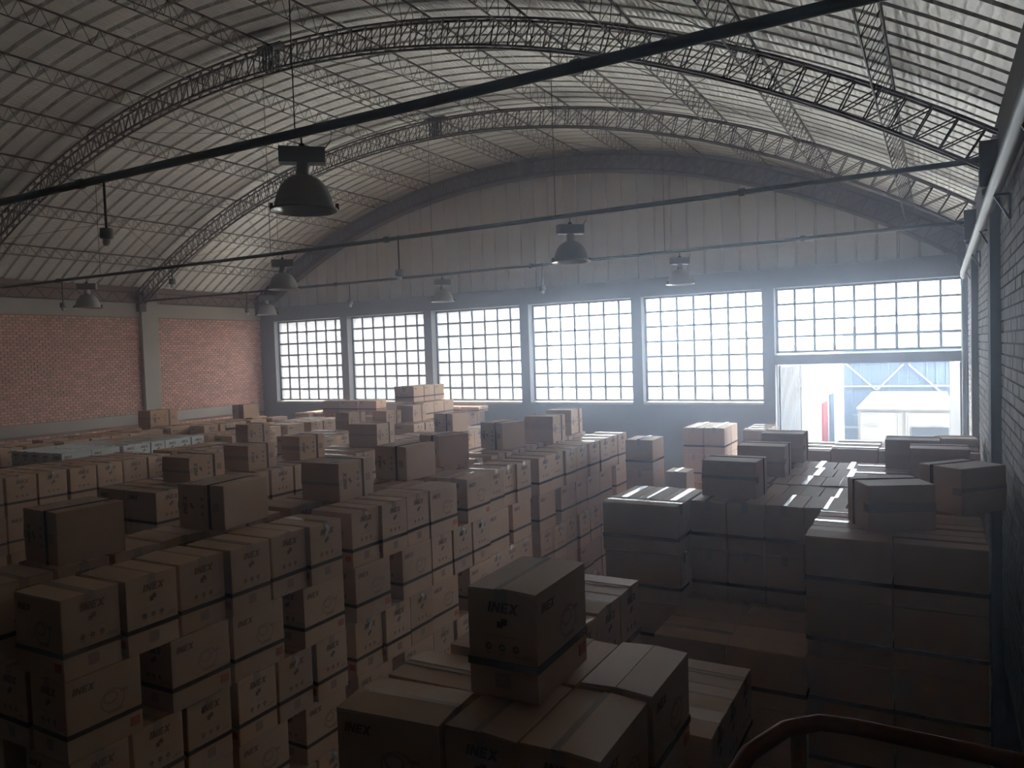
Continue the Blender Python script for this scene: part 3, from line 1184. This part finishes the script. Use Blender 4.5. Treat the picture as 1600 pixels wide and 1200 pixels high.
def stack(phrase, xf, y0, ny=2.42, depth=2.45, top='E', vis=2, near=False, dims=STD, nE=3, ztop=-2.8, white=False, detail=1, layers=6, group=None, cols=2, toprear=True, word='brown'):
    """stack of pallet layers, alternately ends out (E) and sides out (L); xf = x of the aisle face"""
    l, w, h = dims
    g = group or ('cartons of the ' + phrase)
    ty = top
    for k in range(layers):
        z = ztop - (k + 1) * h
        if z < -8.81:
            break
        lay = []
        if ty == 'E':
            for c in range(cols):
                cx = xf - l / 2 - (c * (depth - l) / max(cols - 1, 1))
                for i in range(nE):
                    cy = y0 + w / 2 + i * (ny - w) / max(nE - 1, 1)
                    nm = POS3[i] if nE == 3 else (POS2[i] if nE == 2 else ORD[i])
                    lay.append((cx, cy, 0.0, nm, c, i == 0, (l, w)))
        else:
            nw = max(1, int(depth / w + 0.02))
            for c in range(nw):
                cx = xf - w / 2 - c * (depth - w) / max(nw - 1, 1)
                for i in range(2):
                    cy = y0 + l / 2 + i * (ny - l)
                    lay.append((cx, cy, math.pi / 2, POS2[i], c, i == 0, (w, l)))
        for (cx, cy, yw, nm, c, isnear, fp) in lay:
            show = (k == 0 and (c == 0 or toprear)) or (c == 0 and k < vis) or (near and isnear and k < vis)
            if show:
                side = 'front' if c == 0 else ('rear' if c == 1 else 'back row')
                lab = '%s carton, %s %s of the %s layer, %s' % (word, nm, side, LAYER[k], phrase)
                if c > 2:
                    lab = '%s carton, %s of row %s, %s layer, %s' % (word, nm, ORD[c], LAYER[k], phrase)
                carton((cx + rj.uniform(-0.035, 0.035), cy + rj.uniform(-0.012, 0.012), z), dims, yw + rj.uniform(-0.012, 0.012), 'up', white, lab, g, detail, flip=rj.random() < 0.3 and ty == 'L', torn=(c == 0 and ty == 'E' and not white and rt.random() < 0.3))
            else:
                rest_box(cx, cy, z, fp[0] - 0.03, fp[1] - 0.03, h - 0.01)
        ty = 'L' if ty == 'E' else 'E'


# left aisle row (column 1), counted from the viewer
for i, (y0, ny, nE, tp, vis, det, near) in enumerate([
        (5.18, 2.42, 3, 'E', 5, 2, True), (7.70, 2.40, 3, 'E', 5, 2, False), (10.42, 2.38, 3, 'E', 5, 2, False), (12.83, 2.40, 3, 'L', 4, 2, False),
        (15.28, 1.92 + 0.3, 3, 'E', 3, 1, False), (17.80, 2.36, 3, 'E', 5, 1, False), (20.24, 1.70, 2, 'E', 5, 1, False), (22.02, 2.32, 3, 'E', 4, 1, False)]):
    stack('%s left aisle stack' % ORD[i], -9.2 if i != 4 else -9.3, y0, ny, 2.45, tp, vis, near, nE=nE, detail=det)
# second row to the left
for i, (y0, vis, near) in enumerate([(10.62, 2, True), (13.10, 2, False), (15.55, 1, False), (18.0, 1, False), (20.5, 1, False), (23.0, 1, False)]):
    stack('%s stack of the second row' % ORD[i], -14.95, y0, 2.40, 2.05, 'E', vis, near)
# third row with readable carton ends
for i, (xf, y0, vis) in enumerate([(-21.0, 8.20, 2), (-21.0, 10.66, 2), (-21.0, 13.12, 2), (-20.4, 16.0, 1), (-19.2, 20.3, 1), (-18.8, 25.3, 1)]):
    stack('%s stack of the third row' % ORD[i], xf, y0, 2.38, 2.2, 'E', vis, False, toprear=i not in (3,))
# white cartons
WD = (0.98, 0.54, 0.87)
stack('near white stack by the wall', -24.4, 14.04, 2.0, 2.9, 'L', 1, True, dims=WD, white=True, word='white', layers=6, toprear=True, ztop=-2.74)
stack('far white stack by the wall', -24.4, 16.15, 3.30, 3.0, 'E', 1, False, dims=WD, white=True, word='white', nE=6, cols=3, layers=6, ztop=-2.74)
# brown stacks along the left brick wall
for i, (xf, y0) in enumerate([(-28.9, 12.9), (-28.9, 15.4), (-28.9, 17.9), (-29.4, 20.4), (-28.6, 22.9), (-28.6, 25.5)]):
    stack('%s stack before the brick wall' % ORD[i], xf, y0, 2.38, 2.2, 'L' if i % 2 else 'E', 1, i in (0, 3))
for i, (xf, y0) in enumerate([(-23.4, 19.95), (-24.6, 22.6), (-24.6, 25.4)]):
    stack('%s stack behind the white cartons' % ORD[i], xf, y0, 2.38, 2.3, 'L' if i % 2 else 'E', 1, True)
# stacks by the back wall
for i, (xf, y0) in enumerate([(-27.5, 29.6), (-24.6, 29.6), (-22.0, 28.4), (-19.9, 30.5)]):
    stack('%s stack below the windows' % ORD[i], xf, y0, 2.3, 2.3, 'E', 1, True, toprear=False)


# loose cartons lying on their sides on top of the stacks
def loose(corner, hgt, xl, yl, yaw, orient, label, base=-2.8, white=False, detail=2, group='loose cartons lying on the stacks', plain=False):
    """corner: right front base corner; xl, yl extents; hgt upright extent"""
    cx = corner[0] - xl / 2 * math.cos(yaw) - yl / 2 * math.sin(yaw)
    cy = corner[1] - xl / 2 * math.sin(yaw) + yl / 2 * math.cos(yaw)
    if orient == 'x':
        dims = (yl, hgt, xl)
    elif orient == 'y':
        dims = (xl, hgt, yl)
    elif orient == 'up':
        dims = (xl, yl, hgt)
    else:
        dims = (yl, xl, hgt)
        yaw += math.pi / 2
        orient = 'up'
    return carton((cx, cy, base + 0.012), dims, yaw, orient, white, label, group, detail, plain=plain)


loose((-10.77, 6.08), 0.76, 0.92, 0.98, -0.06, 'x', 'loose carton lying on its side on the nearest left aisle stack')
loose((-10.33, 8.58), 0.74, 1.02, 1.05, 0.10, 'x', 'loose carton with three icons on the second left aisle stack')
loose((-10.12, 11.14), 0.75, 0.96, 1.05, 0.03, 'y', 'loose carton with torn tape on the third left aisle stack')
loose((-10.34, 13.58), 0.77, 0.93, 1.05, -0.05, 'x', 'loose carton on the fourth left aisle stack')
loose((-10.84, 15.56), 0.78, 0.80, 0.98, -0.32, 'x', 'loose turned carton on the fifth left aisle stack')
loose((-10.92, 18.92), 0.78, 0.90, 0.95, -0.25, 'x', 'loose turned carton on the sixth left aisle stack')
loose((-10.29, 20.94), 0.80, 1.0, 0.85, -0.02, 'y', 'loose carton on the seventh left aisle stack')
loose((-10.75, 23.30), 0.80, 0.95, 0.9, 0.0, 'y', 'loose carton on the eighth left aisle stack')
loose((-15.11, 11.64), 0.60, 0.98, 0.98, 0.0, 'y', 'loose carton on the first stack of the second row')
loose((-15.30, 13.53), 0.64, 0.94, 0.90, -0.02, 'y', 'loose carton with bright edge on the second stack of the second row')
loose((-15.43, 15.45), 0.66, 0.78, 0.90, -0.10, 'y', 'loose carton on the second row, beside the torn-tape carton')
loose((-15.1, 18.4), 0.72, 1.05, 1.0, 0.1, 'y', 'loose carton with bright right side on the second row')
loose((-15.1, 22.6), 0.68, 0.90, 0.85, -0.15, 'x', 'loose carton on the far end of the second row')
loose((-19.87, 22.56), 0.68, 0.85, 0.80, -0.2, 'y', 'loose carton below the second window, half way to it')
loose((-19.9, 24.9), 0.55, 0.90, 0.80, -0.2, 'y', 'loose flat carton left of the window stack')
loose((-19.37, 26.03), 0.70, 0.88, 0.92, 0.0, 'y', 'loose carton directly below the tall window pile')
loose((-20.55, 18.2), 0.62, 0.80, 0.85, -0.2, 'y', 'loose carton with strap on the third row')
loose((-30.67, 21.72), 0.72, 1.02, 1.3, -0.1, 'y', 'large loose carton standing before the concrete pillar')
loose((-29.8, 26.18), 0.66, 0.9, 0.9, -0.1, 'x', 'loose carton near the brick wall corner')
# pile in front of the windows
for k in range(3):
    loose((-19.95, 26.9 + k * 0.80), 0.70, 1.05, 0.76, 0.0, 'side', 'upper carton of the window pile, %s in line' % POS3[k], base=-2.02, detail=1, group='window pile')
    loose((-19.65, 27.2 + k * 0.80), 0.74, 1.05, 0.76, 0.0, 'side', 'lower carton of the window pile, %s in line' % POS3[k], base=-2.8, detail=1, group='window pile')
for k in range(3):
    loose((-27.0 + k * 1.2, 29.9 + 0.05 * k), 0.62, 1.1, 0.8, 0.0, 'up', 'carton below the second window, %s from the left' % ORD[k], base=-2.8, detail=1, group='cartons below the second window')
for k in range(3):
    loose((-21.4 + k * 1.05, 31.2), 0.25, 1.0, 0.9, 0.0, 'up', 'flat carton below the third window, %s from the left' % ORD[k], base=-2.8, detail=1, group='flat cartons below the third window')

# ---- front stack in the middle of the view
FD = (0.98, 0.63, 0.885)


PLAIN = {'cartons of the near right stack': 2, 'low cartons in the dark gap': 2, 'cartons of the dark taped stack': 2, 'cartons of the taped block behind': 2, 'cartons along the right wall': 2, 'cartons of the block before the door': 2, 'free standing piles by the back wall': 2}


def one(cx, cy, ztop, dims, yaw, label, group, detail=2, flip=False):
    return carton((cx, cy, ztop - dims[2]), dims, yaw + rj.uniform(-0.01, 0.01), 'up', False, label, group, detail, flip, PLAIN.get(group, 0))


GF = 'cartons of the front stack'
one(-3.80, 4.87, -2.80, (0.94, 0.62, 0.885), 0.10, 'carton at the near left corner of the front stack', GF)
one(-2.33, 5.16, -2.80, FD, math.pi / 2, 'carton with wide lid at the near right corner of the front stack', GF)
one(-2.31, 6.21, -2.78, FD, math.pi / 2, 'carton with shiny torn tape on the right of the front stack', GF)
one(-2.98, 5.16, -2.81, FD, math.pi / 2, 'carton in the near middle of the front stack, shaded', GF)
one(-2.98, 6.20, -2.81, FD, math.pi / 2, 'carton behind the tall carton, centre of the front stack', GF)
one(-3.86, 5.64, -2.86, (0.98, 0.63, 0.885), 0.03, 'second carton along the left side of the front stack', GF)
for k, yy in enumerate((6.35, 7.05, 7.72, 8.38)):
    one(-3.66, yy, -2.81 - 0.02 * (k == 1), (0.98, 0.63, 0.885), 0.0, '%s carton along the left side of the front stack' % ORD[k + 2], GF)
carton((-3.08, 5.70, -2.79), (1.0, 0.63, 0.885), math.pi / 2 + 0.02, 'up', False, 'single tall carton standing on top of the front stack', 'single carton', 2)
for k, yy in enumerate((7.28, 7.82, 8.43)):
    one(-2.37, yy, -3.69, (1.0, 0.60, 0.885), 0.0, '%s low carton with bright lid behind the front stack, right side' % ORD[k], GF)
# layers below
for k in range(1, 6):
    zt = -2.80 - 0.885 * k
    if zt - 0.885 < -8.82:
        break
    if k < 3:
        for j, (cx, cy, yw) in enumerate([(-3.80, 4.87, 0.05), (-2.98, 5.16, math.pi / 2), (-2.33, 5.16, math.pi / 2), (-2.33, 6.21, math.pi / 2)]):
            one(cx, cy, zt, FD, yw, 'carton %s of the %s layer, front stack' % (['at the left corner', 'in the near middle', 'at the right corner', 'on the right side'][j], LAYER[k]), GF)
        one(-3.66, 8.38, zt, FD, 0.0, 'far left carton of the %s layer, front stack' % LAYER[k], GF)
    else:
        for (cx, cy, dx, dy) in [(-3.80, 4.87, .94, .62), (-2.98, 5.16, .6, .96), (-2.33, 5.16, .6, .96), (-2.33, 6.21, .6, .96), (-3.66, 8.38, .96, .6)]:
            rest_box(cx, cy, zt - 0.885, dx, dy, 0.88)
    for yy in (5.64, 6.35, 7.05, 7.72):
        rest_box(-3.70, yy, zt - 0.885, 0.94, 0.61, 0.88)
    rest_box(-2.98, 6.2, zt - 0.885, 0.6, 0.94, 0.88)
    if k > 1:
        for yy in (7.28, 7.82, 8.43):
            rest_box(-2.37, yy, zt - 0.885, 0.96, 0.52, 0.88)

# ---- right-hand stacks
RD = (1.13, 0.70, 0.89)
GR = 'cartons of the near right stack'
for c, cx in enumerate((-1.12, 0.03)):
    for i in range(3):
        for k in range(6):
            z = -2.8 - k * 0.89
            if z - 0.89 < -8.82:
                break
            if k == 0 or (i == 0 and k < 5) or (c == 0 and k < 2):
                one(cx, 12.0 + i * 0.74, z, RD, 0.0, '%s carton on the %s, %s layer, near right stack' % (POS3[i], 'left' if c == 0 else 'right', LAYER[k]), GR)
            else:
                rest_box(cx, 12.0 + i * 0.74, z - 0.89, 1.12, 0.69, 0.88)
# low shelf of cartons in the dark gap
for i in range(2):
    for j in range(2):
        one(-3.36 + j * 1.13, 11.84 + i * 0.98, -4.5, (1.12, 0.95, 0.86), 0.0, 'low carton in the dark gap left of the near right stack, %s %s' % (POS2[i], ['left', 'right'][j]), 'low cartons in the dark gap', 2)
        for k in range(1, 5):
            rest_box(-3.36 + j * 1.13, 11.84 + i * 0.98, -4.5 - 0.86 * (k + 1), 1.1, 0.93, 0.85)
# dark tall stack with bright tapes
SD = (1.25, 0.46, 0.88)
one(-4.70, 13.22, -2.80, (1.42, 0.47, 0.88), 0.0, 'front carton with lengthwise bright tape, dark taped stack', 'cartons of the dark taped stack')
for j in range(3):
    one(-5.17 + j * 0.475, 14.12, -2.80, (1.25, 0.465, 0.88), math.pi / 2, '%s of three cartons with bright tape, dark taped stack' % ['left', 'middle', 'right'][j], 'cartons of the dark taped stack')
for k in range(1, 6):
    z = -2.8 - 0.88 * k
    one(-4.70 + (0.03 if k % 2 else 0), 13.22, z, (1.42, 0.47, 0.88), 0.0, 'near carton of the %s layer, dark taped stack' % LAYER[k], 'cartons of the dark taped stack', 1) if k < 4 else rest_box(-4.7, 13.22, z - 0.88, 1.4, 0.46, 0.87)
    rest_box(-4.70, 14.12, z - 0.88, 1.40, 1.24, 0.87)
# taped block behind
GM = 'cartons of the taped block behind'
for r, (yy, dz) in enumerate([(14.18, 0.0), (15.30, -0.02), (16.42, 0.0), (17.54, 0.01), (18.66, 0.0)]):
    for j in range(4):
        xj = -3.62 + j * 0.65 + (0.10 if r % 2 else 0)
        one(xj, yy, -2.8 + dz, (1.08, 0.635, 0.88), math.pi / 2, '%s taped carton from the left, %s row of the taped block' % (ORD[j], ORD[r]), GM, 2 if r < 3 else 1)
        for k in range(1, 6):
            if r == 0 and k < 3:
                one(xj, yy, -2.8 + dz - 0.88 * k, (1.08, 0.635, 0.88), math.pi / 2, '%s carton from the left, %s layer, taped block front' % (ORD[j], LAYER[k]), GM, 1)
            else:
                rest_box(xj, yy, -2.8 - 0.88 * (k + 1), 0.62, 1.06, 0.87)
for i in range(3):
    for j in range(2):
        one(-1.0 + j * 1.13, 14.75 + i * 1.9 * 0.5 * 1.05, -2.8, (1.1, 0.95, 0.88), 0.0, '%s carton on the %s along the right wall row' % (POS3[i], ['left', 'right'][j]), 'cartons along the right wall', 1)
        for k in range(1, 6):
            rest_box(-1.0 + j * 1.13, 14.75 + i * 0.9975, -2.8 - 0.88 * (k + 1), 1.08, 0.94, 0.87)
for i in range(2):
    for j in range(2):
        one(-1.0 + j * 1.13, 17.75 + i * 1.02, -2.8, (1.1, 0.95, 0.88), 0.0, '%s carton on the %s of the far right wall stack' % (POS2[i], ['left', 'right'][j]), 'cartons along the right wall', 1)
        for k in range(1, 6):
            rest_box(-1.0 + j * 1.13, 17.75 + i * 1.02, -2.8 - 0.88 * (k + 1), 1.08, 0.94, 0.87)
# far block before the loading door
GB = 'cartons of the block before the door'
for i in range(3):
    for j in range(4):
        one(-3.0 + j * 1.13, 21.85 + i * 0.72, -2.8 + (0.02 if j == 1 else -0.05 * (j == 0)), (1.1, 0.70, 0.88), 0.0, '%s carton in the %s row before the loading door' % (ORD[j], POS3[i]), GB, 1)
        for k in range(1, 6):
            if i == 0 and k == 1:
                one(-3.0 + j * 1.13, 21.85, -2.8 - 0.88, (1.1, 0.70, 0.88), 0.0, '%s carton of the second layer before the loading door' % ORD[j], GB, 1)
            else:
                rest_box(-3.0 + j * 1.13, 21.85 + i * 0.72, -2.8 - 0.88 * (k + 1), 1.08, 0.69, 0.87)

# loose cartons on the right
loose((-2.84, 14.01), 0.67, 1.0, 0.80, -0.05, 'y', 'loose carton on the taped block, nearest of three', base=-2.79, plain=2)
loose((-2.76, 16.50), 0.65, 0.97, 0.80, 0.0, 'y', 'loose carton on the taped block, second of three', base=-2.79, plain=2)
loose((-2.70, 18.66), 0.68, 0.95, 0.80, 0.0, 'y', 'loose carton on the taped block, farthest of three', base=-2.79, plain=2)


def loose_c(cx, cy, dims, yaw, orient, label, base=-2.785):
    return carton((cx, cy, base), dims, yaw, orient, False, label, 'loose cartons lying on the stacks', 2, plain=2)


loose_c(-0.62, 12.72, (0.95, 0.68, 0.82), R_(25), 'y', 'loose carton turned at an angle on the near right stack')
loose_c(0.36, 14.35, (0.95, 0.74, 0.80), R_(48), 'y', 'loose carton turned cornerwise against the right wall')
loose_c(-0.45, 18.75, (1.05, 0.64, 0.80), 0.0, 'y', 'loose carton two rows behind the cornerwise carton')
loose_c(0.05, 17.55, (1.05, 0.62, 0.80), 0.02, 'y', 'loose carton just behind the cornerwise carton by the wall')
loose_c(0.45, 22.9, (0.9, 0.22, 0.8), 0.1, 'y', 'flat loose carton by the wall before the loading door')

# free standing piles towards the back wall on the right
GP = 'free standing piles by the back wall'
for k in range(6):
    one(-8.05, 22.9, -2.80 - 0.99 * k, (1.10, 0.88, 0.98), math.pi / 2, 'carton of the %s layer, single pile beside the left aisle row' % LAYER[k], GP, 1)
for i in range(2):
    for j in range(2):
        for k in range(6):
            if k < 3:
                one(-7.42 + j * 0.73, 26.65 + i * 1.0, -2.80 - 0.95 * k, (0.96, 0.70, 0.94), math.pi / 2, 'carton of the %s layer, %s %s of the four-column pile' % (LAYER[k], POS2[i], ['left', 'right'][j]), GP, 1)
            else:
                rest_box(-7.42 + j * 0.73, 26.65 + i * 1.0, -2.80 - 0.95 * (k + 1), 0.68, 0.94, 0.94)
for i in range(3):
    for k in range(6):
        if k < 2:
            one(-5.26, 26.1 + i * 0.68, -2.80 - 0.95 * k, (0.74, 0.66, 0.94), 0.0, '%s carton of the %s layer, pile left of the loading door' % (POS3[i], LAYER[k]), GP, 1)
        else:
            rest_box(-5.26, 26.1 + i * 0.68, -2.80 - 0.95 * (k + 1), 0.72, 0.64, 0.94)
for k in range(5):
    one(-7.0, 23.1, -3.80 - 0.98 * k, (0.80, 0.66, 0.97), math.pi / 2, 'carton of the %s layer, low pile beside the single pile' % LAYER[k], GP, 1)

o = REST.build('carton_stack_filling', CARD)
tag(o, 'brown cartons of the lower and inner layers of all stacks', 'cardboard boxes', kind='stuff')

# ------------------------------------------------------------------ guard rail of the stair landing at the viewpoint
root = empty('guard_rail', (-0.26, 1.68, 0))
tag(root, 'brownish yellow steel guard rail in the dark lower right corner', 'railing')
zr = ZC - 0.80
pts = [(-0.62, 0.55, zr - 0.35), (-0.36, 1.36, zr - 0.05), (-0.33, 1.50, zr - 0.005), (-0.28, 1.62, zr), (-0.22, 1.68, zr), (-0.15, 1.69, zr), (0.48, 1.66, zr)]
mb = MB()
mb.path([Vector(p) - Vector((-0.26, 1.68, 0)) for p in pts], 0.017, 10)
mb.build('hand_rail', RAILM, root, smooth=True)
mb = MB()
mb.bar((0.0, -0.02, 0.0), (0.0, -0.02, zr), 0.016, 8)
mb.build('post', RAILM, root)
mb = MB()
mb.bar((0.72, -0.02, 0.0), (0.72, -0.02, zr), 0.016, 8)
mb.build('post', RAILM, root)
print('cartons', N_IND[0], 'objects', len(bpy.data.objects))
